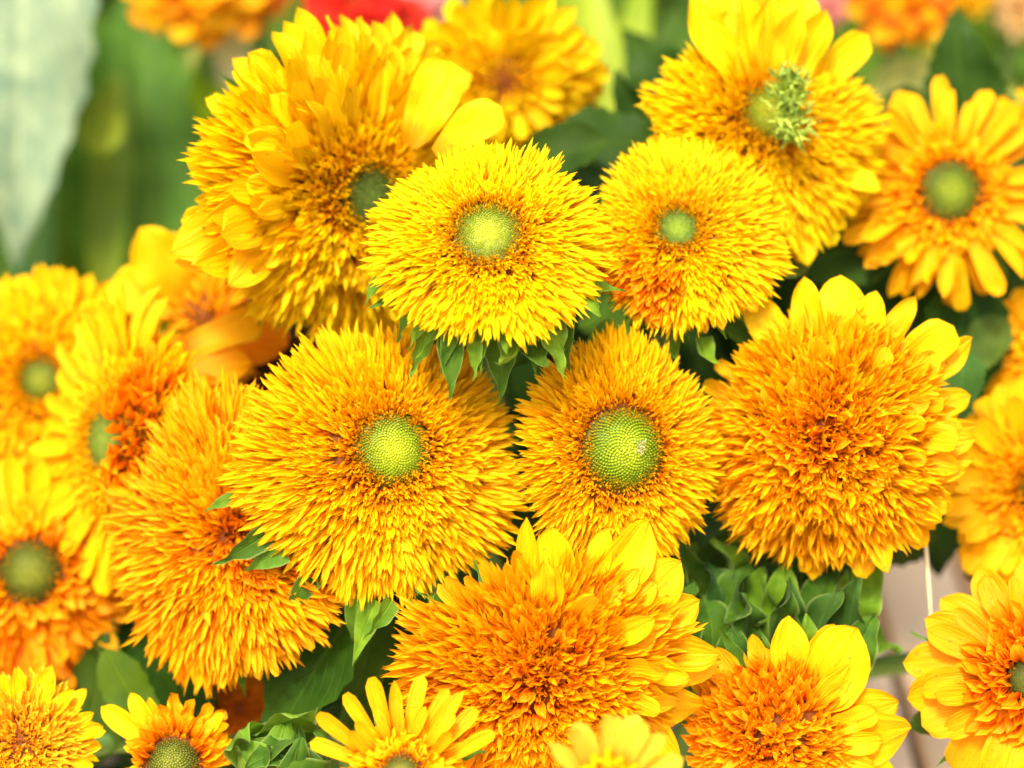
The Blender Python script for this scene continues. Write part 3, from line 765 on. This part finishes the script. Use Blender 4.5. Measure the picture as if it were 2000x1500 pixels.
sunflower('botleft', 340, 1495, 1.0, 132, (.0, .30), 'small ragged sunflower at the bottom edge with pointed petals around a mossy disc', tone=AMBER, petal_tone=YELLOW, disc=.38, n=160, parts=100, disc_col=(.26, .30, .04), disc_h=.28, fbase=.5, flen=.2, fwid=1.5,
          bracts=3, bract_arc=(180, 360), rays=[('ray', 1, 140, 140, 1.0, .9, 72, .42, 0, .2), ('ray', 1, 122, 122, .85, .9, 60, .42, 0, .3), ('cur', 14, 0, 130, .6, 1.0, 62, .45, 0, 1, AMBER), ('ray', 6, 10, 120, .6, .8, 60, .45, 0, 1)],
          cupn=[(26, 0, 180, .42, .52, .34, 20, 60)], cup_tone=(.93, .48, .004))
sunflower('leftwide', 400, 625, 1.12, 170, (.15, -.15), 'soft-focus amber sunflower at left with broad rounded and curling petals', tone=AMBER, petal_tone=(.97, .60, .002), disc=0, n=120, parts=40, bracts=3, fbase=.35, flen=.25, stem_to=(-.12, .2),
          rays=[('ray', 1, 128, 128, 1.05, 1.7, 80, .25, .05, .1, YELLOW), ('ray', 1, 108, 108, .85, 1.7, 82, .25, .0, .1, GOLD), ('ray', 1, 152, 152, .95, 1.6, 84, .25, .0, .1, YELLOW), ('ray', 1, 70, 70, .8, 1.7, 84, .25, .0, .1, AMBER), ('ray', 1, 45, 45, .85, 1.6, 84, .25, .0, .1, (.93, .42, .002)),
                ('ray', 1, 12, 12, .80, 1.9, 84, .25, -.05, .1, (.92, .38, .002)), ('ray', 1, -8, -8, .70, 1.8, 70, .25, .15, .1, YELLOW), ('ray', 1, -28, -28, .80, 1.8, 86, .25, -.05, .1, (.9, .34, .002)), ('cur', 3, -75, -40, .62, 1.2, 66, .3, .1, .6, AMBER), ('cur', 3, -60, -20, .60, 1.2, 60, .2, .2, .6, GOLD)])
sunflower('lowback', 470, 1385, 1.12, 115, (.0, .3), 'brown-orange sunflower below the half-hidden orange head', tone=(.80, .30, .01), petal_tone=(.80, .30, .01), disc=0, n=600, parts=60, bracts=2, flen=.31, fwid=1.2)
_h = HEADS['right']
spk = [(random.choice(FL), frame(_h['c'] + _h['X'] * (_h['R'] * .12 + random.gauss(0, .0011)) + _h['Y'] * (_h['R'] * .03 + random.gauss(0, .0014)) + _h['N'] * (_h['R'] * (.30)), camvec(rr(-.8, .8), rr(-.8, .8), 1), camvec(rr(-1, 1), rr(-1, 1), .3), .0024, .0024, .0024), random.random()) for _ in range(60)]
_V, _F, _U, _Q = join_instances(spk)
_o = mesh_obj('pale_tip', build_mesh('pale_tip', _V, _F, _U, _Q), M_bract, _h['root'], Matrix(), (.62, .66, .42)); _o['kind'] = 'stuff'
#@END
# ------------------------------------------------------------------ single petals that stand out
one_petal('leftwide', 345, 690, 1.075, 22, 185, 78, .1, (0, .5, 1), 'ray', 7, (.96, .56, .002))
one_petal('leftwide', 325, 735, 1.07, 12, 170, 80, .15, (0, .6, 1), 'ray', 5, (.95, .50, .002))
one_petal('leftwide', 320, 765, 1.065, -4, 150, 60, .2, (0, .6, 1), 'cur', 3, (.95, .52, .002))
one_petal('leftwide', 420, 620, 1.09, -35, 150, 120, 0, (0, .1, 1), 'ray', 2, (.90, .38, .002))
one_petal('upleft', 800, 285, 1.03, 62, 190, 100, .2, (0, -.3, 1), 'ray', 1, LEMON)
one_petal('upleft', 850, 300, 1.02, 38, 160, 82, .2, (-.3, .1, 1), 'ray', 4, LEMON)
one_petal('upleft', 505, 430, 1.04, 190, 170, 110, .15, (.1, .3, 1), 'ray', 2, YELLOW)

# ------------------------------------------------------------------ buds with curling bracts
def green_bud(px, py, d, Rpx, axis, label, nb, lib=None, curl=1.0, seed=5, length=1.0, asp=1.0):
    random.seed(seed)
    c = P(px, py, d); Rm = px2m(Rpx, d)
    N = camvec(*axis); X, Y = head_frame(N)
    sb = Vector((c.x * .8, c.y * .7 + .1, TABLE_Z)); root = root_at('sunflower_bud', sb)
    tag(root, label, 'flower bud', 'unopened green sunflower heads')
    Mw = Matrix(((X.x, Y.x, N.x, c.x), (X.y, Y.y, N.y, c.y), (X.z, Y.z, N.z, c.z), (0, 0, 0, 1)))
    V, F, UV = revolve([(.02 * Rm, .15 * Rm), (.4 * Rm, .14 * Rm), (.65 * Rm, .08 * Rm), (.78 * Rm, -.05 * Rm), (.75 * Rm, -.25 * Rm), (.4 * Rm, -.45 * Rm), (.09 * Rm, -.55 * Rm)], 28)
    V[:, 0] *= asp
    mesh_obj('receptacle', build_mesh('receptacle', V, F, UV), M_recept, root, Mw)
    p0 = c - N * .5 * Rm
    pts = bez(p0, p0 - N * .04, sb + Vector((0, 0, .15)), sb, 12)
    V, F, UV = tube(pts, [.006] * 12); mesh_obj('stem', build_mesh('stem', V, F, UV), M_stem, root, Matrix())
    for i in range(nb):
        a = i * 2.39996; q = (i + .5) / nb
        r = Rm * (.80 - .45 * q); h = Rm * (-.45 + .60 * q)
        th = R_(58 - 38 * q + rr(-10, 10))
        er = (X * math.cos(a) * asp + Y * math.sin(a)); ern = er.normalized()
        yd = (N * math.cos(th) + ern * math.sin(th)).normalized()
        L = Rm * length * rr(1.0, 1.45)
        m = frame(c + er * r + N * h, yd, N * math.sin(th) - ern * math.cos(th), L * rr(.9, 1.25), L, L * curl, rr(-.3, .3))
        mesh_obj('bract', random.choice(lib or BRW)['me'], M_bract, root, m, random.choice((GREEN, (.045, .12, .01), (.07, .16, .012), BRIGHT)))
green_bud(1490, 1225, 1.045, 125, (.1, .80, .45), 'closed green sunflower head with wavy hairy bracts under the big double orange head', 10, asp=1.25)
BUD = [o for o in bpy.data.objects if o.name.startswith('sunflower_bud')][-1]
HEADS['bud'] = dict(root=BUD)
random.seed(31)
for row, (y0, nn, L0, dd) in enumerate([(1225, 7, 190, 1.05), (1270, 8, 185, 1.035), (1315, 7, 175, 1.02), (1350, 5, 140, 1.01)]):
    for i in range(nn):
        x = 1325 + (1650 - 1325) * (i + .5) / nn + rr(-10, 10) + (15 if row % 2 else 0)
        lean = 90 - (x - 1485) * .13 + rr(-12, 12)
        one_petal('bud', x, y0 + abs(x - 1485) * -.12, dd, lean, L0 * rr(.85, 1.15), 92 * rr(.8, 1.15), rr(.0, .4), (rr(-1.1, 1.1), -.1, 1), 'wavy', None,
                  random.choice((GREEN, (.035, .10, .014), (.045, .12, .012), (.07, .17, .014), BRIGHT)), name='bract')
green_bud(560, 1525, 1.0, 66, (.0, .5, .8), 'green curled sunflower bud at the bottom edge beside the large dark leaf', 20, lib=BRC, seed=9, length=2.5)
green_bud(1255, 1125, 1.07, 70, (.1, .8, .5), 'small green bud in shadow under the round lime-disced sunflower', 18, seed=14)

# ------------------------------------------------------------------ leaves on the flower stems
L_ = lambda *a, **k: one_petal(*a, **{**dict(kind='leaf', name='leaf', face=(0, .2, 1)), **k})
random.seed(77)
L_('main', 712, 1165, 1.02, 236, 430, 200, .05, face=(-.4, .3, 1), v=0, color=(0.024, 0.069, 0.004))
L_('main', 735, 1180, 1.05, 262, 290, 110, .1, face=(.5, .1, 1), v=1, color=(0.036, 0.096, 0.005))
L_('botcentre', 700, 1240, 1.08, 305, 300, 200, 0, face=(.2, .2, 1), v=2, color=(0.036, 0.114, 0.004))
L_('botleft', 205, 1270, 1.06, 300, 260, 95, .1, face=(.3, .2, 1), v=3, color=(0.060, 0.132, 0.006))
L_('left', 250, 1180, 1.10, 300, 330, 260, 0, face=(.2, .3, 1), v=4, color=(0.018, 0.060, 0.004))
L_('left', 430, 1340, 1.12, 190, 300, 200, 0, face=(.1, .5, 1), v=2, color=(0.021, 0.066, 0.004))
L_('botleft', 150, 1500, 1.08, 75, 300, 150, 0, v=5, color=(0.030, 0.072, 0.006))
L_('left', 170, 1200, 1.12, 270, 260, 220, 0, v=0, color=(0.018, 0.048, 0.004))
L_('upright', 1560, 520, 1.10, 20, 260, 170, 0, face=(0, .5, 1), v=1, color=(0.030, 0.078, 0.006))
L_('upright', 1520, 540, 1.07, 75, 110, 110, .2, face=(0, .3, 1), v=2, color=(0.096, 0.156, 0.027))
L_('farright', 1600, 470, 1.13, -20, 300, 220, 0, face=(0, .6, 1), v=3, color=(0.030, 0.084, 0.004))
L_('farright', 1880, 540, 1.10, 268, 330, 190, 0, face=(.3, .1, 1), v=4, color=(0.018, 0.060, 0.004))
L_('farright', 1780, 560, 1.12, 285, 290, 200, 0, face=(-.2, .1, 1), v=0, color=(0.018, 0.054, 0.004))
L_('farright', 1960, 620, 1.10, 235, 160, 90, .1, face=(-.3, .1, 1), v=5, color=(0.060, 0.120, 0.016))
L_('edge', 1885, 690, 1.06, 262, 130, 95, .2, face=(-.5, .2, 1), v=1, color=(0.042, 0.120, 0.022))
L_('bigright', 1830, 820, 1.12, 270, 330, 200, 0, v=2, color=(0.012, 0.042, 0.004))
L_('edge', 1960, 1010, 1.13, 285, 300, 200, 0, v=3, color=(0.024, 0.054, 0.003))

L_('behind', 1180, 275, 1.10, 195, 240, 110, 0, face=(0, .3, 1), v=0, color=(0.030, 0.072, 0.006))
L_('behind', 1090, 260, 1.12, -8, 260, 150, 0, face=(0, .5, 1), v=3, color=(0.024, 0.066, 0.006))
L_('top', 1090, 580, .99, 240, 170, 105, .1, face=(.2, .1, 1), v=4, color=(0.048, 0.114, 0.009))
L_('top', 1010, 600, .99, 285, 130, 75, .1, face=(-.3, .1, 1), v=2, color=(0.060, 0.132, 0.011))
L_('top', 1130, 600, 1.04, 200, 260, 150, 0, v=5, color=(0.018, 0.054, 0.004))
L_('midright', 1230, 640, 1.04, 10, 120, 60, .1, face=(0, .5, 1), v=0, color=(0.072, 0.156, 0.011))
L_('midright', 1400, 620, 1.03, -30, 130, 50, .1, face=(.2, .5, 1), v=1, color=(0.054, 0.132, 0.009))
L_('botedge', 1780, 1420, 1.03, 20, 150, 60, 0, v=1, color=(0.048, 0.108, 0.013))
L_('bigright', 1830, 1040, 1.12, 190, 260, 110, 0, v=4, color=(0.030, 0.054, 0.003))
L_('left', 560, 560, 1.12, 250, 260, 170, 0, v=3, color=(0.036, 0.018, 0.004))
L_('right', 1000, 880, 1.09, 270, 240, 190, 0, v=1, color=(.02, .05, .006))  # added dark leaf, its near-black green standing in for a shaded hole
L_('botcentre', 1130, 1040, 1.10, 10, 330, 220, 0, v=0, color=(.02, .05, .006))
L_('bigright', 1430, 1000, 1.11, -12, 330, 240, 0, v=2, color=(.02, .055, .006))  # another added dark leaf, darkening gaps where the bright table showed
L_('main', 760, 1190, 1.07, 262, 330, 200, 0, v=3, color=(.02, .055, .006))
# bracts that poke out beneath the heads
for key, px, py, d, ang, Lp, Wp, col in [
    ('top', 880, 650, .975, 272, 100, 44, GREEN), ('top', 830, 640, .98, 255, 80, 34, BRIGHT), ('top', 925, 660, .97, 275, 60, 26, BRIGHT),
    ('top', 965, 640, .98, 290, 110, 60, GREEN), ('top', 1020, 630, .975, 262, 110, 62, BRIGHT), ('top', 1065, 600, .97, 285, 110, 55, BRIGHT), ('top', 1100, 590, .975, 262, 115, 50, GREEN),
    ('top', 1145, 560, .97, 300, 70, 26, BRIGHT), ('top', 745, 540, .98, 215, 50, 24, BRIGHT), ('top', 1030, 600, .985, 275, 150, 70, GREEN),
    ('main', 480, 960, 1.0, 190, 80, 26, BRIGHT), ('main', 520, 1035, .995, 215, 95, 42, GREEN), ('main', 560, 1070, .995, 195, 80, 40, BRIGHT), ('main', 605, 1120, 1.0, 240, 80, 36, GREEN),
    ('main', 700, 1150, 1.0, 262, 95, 40, BRIGHT), ('main', 735, 1165, 1.0, 245, 110, 42, BRIGHT), ('main', 765, 1165, .995, 240, 75, 34, BRIGHT), ('main', 860, 1150, .985, 268, 95, 22, GREEN),
    ('midright', 1200, 630, 1.02, 215, 60, 40, BRIGHT), ('midright', 1250, 640, 1.03, 300, 70, 30, GREEN), ('right', 1310, 690, 1.02, 75, 70, 24, BRIGHT), ('midright', 1370, 650, 1.02, 275, 75, 34, BRIGHT)]:
    one_petal(key, px, py + 8, d - .004, ang, Lp * 1.25, Wp * 1.25, rr(.0, .4), (rr(-.7, .7), .3, 1), 'bract', None, col, name='bract')

# ------------------------------------------------------------------ pale tuft in the upper right head
tuft = [(random.choice(BR), frame(P(1540 + random.gauss(0, 15), 210 + rr(-66, 66), 1.03 + rr(0, .012)) , camvec(rr(-.8, .8), rr(-.6, .8), rr(.2, 1)), camvec(rr(-1, 1), rr(-1, 1), 1), .007, .0085, .009), random.random()) for _ in range(240)]
V, F, U, Q = join_instances(tuft)
o = mesh_obj('tuft', build_mesh('tuft', V, F, U, Q), M_bract, HEADS['upright']['root'], Matrix(), (.36, .50, .08)); o['kind'] = 'stuff'

# ------------------------------------------------------------------ fine pale hairs on the green bracts
M_hair = flat_mat('pale_hair', (.45, .52, .30), nscale=50)
def hairs(root, density):
    Vh, Fh = [], []
    inv = Vector(root.location)
    for o in root.children:
        if not o.name.startswith('bract'): continue
        me = o.data; nv = len(me.vertices); mw = o.matrix_local
        nc = 5 if nv % 9 else 9
        rows = nv // nc
        for i in range(1, rows - 1):
            for j in (0, nc - 1):
                a = mw @ me.vertices[i * nc + j].co; b = mw @ me.vertices[i * nc + nc // 2].co
                a2 = mw @ me.vertices[(i + 1) * nc + j].co
                for _ in range(density):
                    p = a.lerp(a2, random.random())
                    d = ((p - b).normalized() + Vector((rr(-.6, .6), rr(-.6, .6), rr(-.6, .6)))).normalized() * rr(.0008, .0018)
                    w = d.cross(Vector((.3, .9, .2))).normalized() * .00007
                    k = len(Vh); Vh += [p - w, p + w, p + d + w * .3, p + d - w * .3]; Fh.append((k, k + 1, k + 2, k + 3))
    if Vh:
        o = mesh_obj('bract_hair', build_mesh('bract_hair', [tuple(v) for v in Vh], Fh), M_hair, root)
        o['kind'] = 'stuff'
for k_ in ('top', 'main', 'midright', 'bud'): hairs(HEADS[k_]['root'], 4)

# ------------------------------------------------------------------ straw
pts = bez(P(1798, 985, 1.03), P(1812, 1080, 1.03), P(1816, 1180, 1.03), P(1826, 1330, 1.035), 14)
V, F, UV = tube(pts, [.0004 + .0007 * math.sin(math.pi * (i + 1) / 15) for i in range(14)], 6)
o = mesh_obj('straw', build_mesh('straw', V, F, UV), M_straw); tag(o, 'thin dry cream straw hanging over the gap beside the lower right sunflower', 'straw')

# ------------------------------------------------------------------ blurred blooms behind
def pompon(px, py, d, Rpx, tones, label, name, cat, n=120, lib=NAR, w=1.6, axis=(0, .1, 1), L=.5):
    c = P(px, py, d); Rm = px2m(Rpx, d); N = camvec(*axis); X, Y = head_frame(N)
    sb = Vector((c.x, c.y + .05, TABLE_Z)); root = root_at(name, sb); tag(root, label, cat)
    V, F, UV = tube(bez(c - N * .1 * Rm, c - N * .05, sb + Vector((0, 0, .12)), sb, 10), [.005] * 10)
    mesh_obj('stem', build_mesh('stem', V, F, UV), M_stem, root, Matrix())
    V, F, UV = revolve([(.01 * Rm, .32 * Rm), (.3 * Rm, .28 * Rm), (.48 * Rm, .08 * Rm), (.5 * Rm, -.1 * Rm), (.25 * Rm, -.3 * Rm), (.05 * Rm, -.4 * Rm)], 20)
    Mw = Matrix(((X.x, Y.x, N.x, c.x), (X.y, Y.y, N.y, c.y), (X.z, Y.z, N.z, c.z), (0, 0, 0, 1)))
    mesh_obj('receptacle', build_mesh('receptacle', V, F, UV), M_recept, root, Mw)
    for i in range(n):
        q = math.sqrt((i + .5) / n); a = i * 2.39996
        th = R_(8 + 95 * q + rr(-8, 8)); er = X * math.cos(a) + Y * math.sin(a)
        yd = N * math.cos(th) + er * math.sin(th)
        o = c + er * .45 * Rm * q + N * .28 * Rm * (1 - q * q)
        l = Rm * (L * .6 + L * .5 * q) * rr(.85, 1.15)
        mesh_obj('petal', random.choice(lib)['me'], M_petal, root, frame(o, yd, N * math.sin(th) - er * math.cos(th), l * w, l, l), random.choice(tones))
    return root
random.seed(21)
pompon(385, -75, 1.32, 175, [YELLOW, GOLD, AMBER, ORANGE, ORANGE], 'blurred yellow and orange double bloom at the top edge, left of the red one', 'orange_bloom', 'flower', n=150, w=1.9)
pompon(490, -20, 1.40, 85, [(.8, .12, .01), (.85, .2, .01)], 'blurred deep red-orange bloom at the top edge beside the yellow and orange one', 'red_orange_bloom', 'flower', n=80)
pompon(690, 5, 1.30, 105, [(.85, .035, .02), (.9, .06, .025)], 'blurred scarlet bloom at the top edge above the big upper left sunflower', 'scarlet_bloom', 'flower', n=130)
pompon(785, 45, 1.32, 62, [(.85, .04, .02), (.9, .09, .04)], 'smaller blurred scarlet bloom tucked under the pink one at the top edge', 'scarlet_bloom', 'flower', n=90)
pompon(825, -35, 1.34, 95, [(.95, .50, .40), (.95, .42, .34), (.9, .62, .5)], 'blurred salmon-pink bloom at the top edge above the scarlet ones', 'pink_bloom', 'flower', n=100)
pompon(1765, -15, 1.30, 118, [ORANGE, (.9, .22, .01), AMBER], 'blurred orange bloom at the top edge above the open single sunflower', 'orange_bloom', 'flower', n=120, w=1.8)
pompon(1890, -40, 1.34, 75, [YELLOW, GOLD], 'blurred small yellow bloom at the top edge right of the orange one', 'yellow_bloom', 'flower', n=80)
pompon(1620, 15, 1.36, 45, [(.9, .35, .28), (.9, .5, .4)], 'blurred small pink bloom behind the tall upper right sunflower petals', 'pink_bloom', 'flower', n=60)
pompon(1990, 20, 1.36, 62, [(.9, .7, .2), (.85, .75, .3)], 'blurred cream bloom in the top right corner', 'cream_bloom', 'flower', n=60)

# ------------------------------------------------------------------ blurred leaves and blades behind
def bg_leaf(px, py, d, ang, Lp, Wp, col, label, kind='leaf', v=0, face=(0, .2, 1), name='broad_leaf', tip=0, cat='leaf', mat=None):
    o = one_petal(None, px, py, d, ang, Lp, Wp, tip, face, kind, v, col, name=name, mat=mat)
    tag(o, label, cat)
    return o
bg_leaf(50, -260, 1.31, 268, 820, 310, (.25, .37, .25), 'large blurred mint-green leaf hanging down at the upper left', v=1, mat=M_blade, name='pale_leaf')
bg_leaf(205, 560, 1.40, 88, 480, 95, (.150, .240, .012), 'blurred lime blade just right of the mint leaf', 'blade', 0, name='lime_strap_leaf', cat='blade')
bg_leaf(60, 560, 1.42, 92, 520, 130, (.050, .140, .020), 'blurred mid-green blade below the mint leaf', 'blade', 1, name='green_strap_leaf', cat='blade')
bg_leaf(290, 620, 1.42, 92, 760, 300, (.060, .150, .018), 'blurred wide green leaf below the yellow and orange bloom', v=2)
bg_leaf(330, 350, 1.46, 66, 380, 190, (.30, .37, .10), 'blurred pale yellow-green leaf left of the big upper left sunflower', v=3, mat=M_blade)
bg_leaf(400, 240, 1.38, 80, 240, 80, (0.200, 0.360, 0.007), 'blurred bright green leaf under the yellow and orange bloom', v=4, mat=M_blade)
bg_leaf(470, 190, 1.36, 100, 190, 80, (0.550, 0.600, 0.360), 'blurred cream-green leaf tip beside the scarlet bloom', v=5, mat=M_blade)
bg_leaf(420, 420, 1.44, 80, 260, 70, (.24, .34, .12), 'blurred grey-green leaf sliver beside the left edge of the big upper left sunflower', v=3, mat=M_blade)
bg_leaf(190, 300, 1.36, 80, 150, 90, (.20, .27, .02), 'small blurred olive-lime leaf tip at the edge of the mint leaf', v=0, mat=M_blade)
bg_leaf(1195, 280, 1.30, 96, 420, 85, (0.300, 0.420, 0.030), 'blurred lime blade rising between the two upper sunflower groups', 'blade', 2, name='lime_strap_leaf', cat='blade')
bg_leaf(1185, 270, 1.33, 106, 400, 85, (0.220, 0.360, 0.014), 'blurred light green blade leaning left beside the central lime blade', 'blade', 3, name='light_green_strap_leaf', cat='blade')
bg_leaf(1200, 270, 1.34, 78, 380, 75, (0.220, 0.340, 0.017), 'blurred yellow-green blade leaning right beside the central lime blade', 'blade', 1, name='yellow_green_strap_leaf', cat='blade')
bg_leaf(1165, 300, 1.40, 108, 300, 60, (0.500, 0.580, 0.360), 'blurred pale grey-green blade behind the central lime blade', 'blade', 0, name='pale_strap_leaf', cat='blade')
bg_leaf(1700, 180, 1.34, 20, 190, 90, (0.520, 0.560, 0.160), 'blurred pale lime leaf under the orange bloom at upper right', v=0, mat=M_blade)
bg_leaf(1840, 160, 1.36, 85, 170, 110, (0.340, 0.400, 0.040), 'blurred olive-lime leaf right of the orange bloom', v=2, mat=M_blade)
bg_leaf(1930, 260, 1.55, 75, 300, 200, (0.100, 0.200, 0.014), 'blurred mid-green leaf behind the open single sunflower', v=4)
bg_leaf(1880, 170, 1.34, -10, 200, 60, (0.200, 0.250, 0.042), 'blurred grey-green leaf lying right of the open single sunflower', v=1)

# ------------------------------------------------------------------ masses of foliage
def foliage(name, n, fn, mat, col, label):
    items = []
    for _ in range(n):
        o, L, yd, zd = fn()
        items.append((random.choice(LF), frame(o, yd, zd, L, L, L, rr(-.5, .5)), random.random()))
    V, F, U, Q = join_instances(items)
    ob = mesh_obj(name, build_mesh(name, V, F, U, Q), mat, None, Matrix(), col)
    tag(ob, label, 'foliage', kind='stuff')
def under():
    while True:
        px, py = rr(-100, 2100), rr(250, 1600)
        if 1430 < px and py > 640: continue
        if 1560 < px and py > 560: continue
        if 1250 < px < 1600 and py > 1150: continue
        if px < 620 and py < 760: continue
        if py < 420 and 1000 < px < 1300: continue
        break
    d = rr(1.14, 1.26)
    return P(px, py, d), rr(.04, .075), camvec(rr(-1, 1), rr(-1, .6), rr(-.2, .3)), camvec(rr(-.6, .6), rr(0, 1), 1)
def back():
    px, py = rr(-300, 2300), rr(-350, 800); d = rr(1.5, 2.0)
    return P(px, py, d), rr(.10, .22), camvec(rr(-.6, .6), rr(-1, 1), rr(-.2, .2)), camvec(rr(-.6, .6), rr(0, 1), 1)
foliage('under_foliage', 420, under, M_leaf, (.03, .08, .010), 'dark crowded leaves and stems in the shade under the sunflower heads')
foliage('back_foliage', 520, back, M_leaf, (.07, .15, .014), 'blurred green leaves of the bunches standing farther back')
print('objects', len(bpy.data.objects), 'tris', sum(len(o.data.polygons) * 2 for o in bpy.data.objects if o.type == 'MESH'))
for o in bpy.data.objects:
    if '_base' in o: del o['_base']
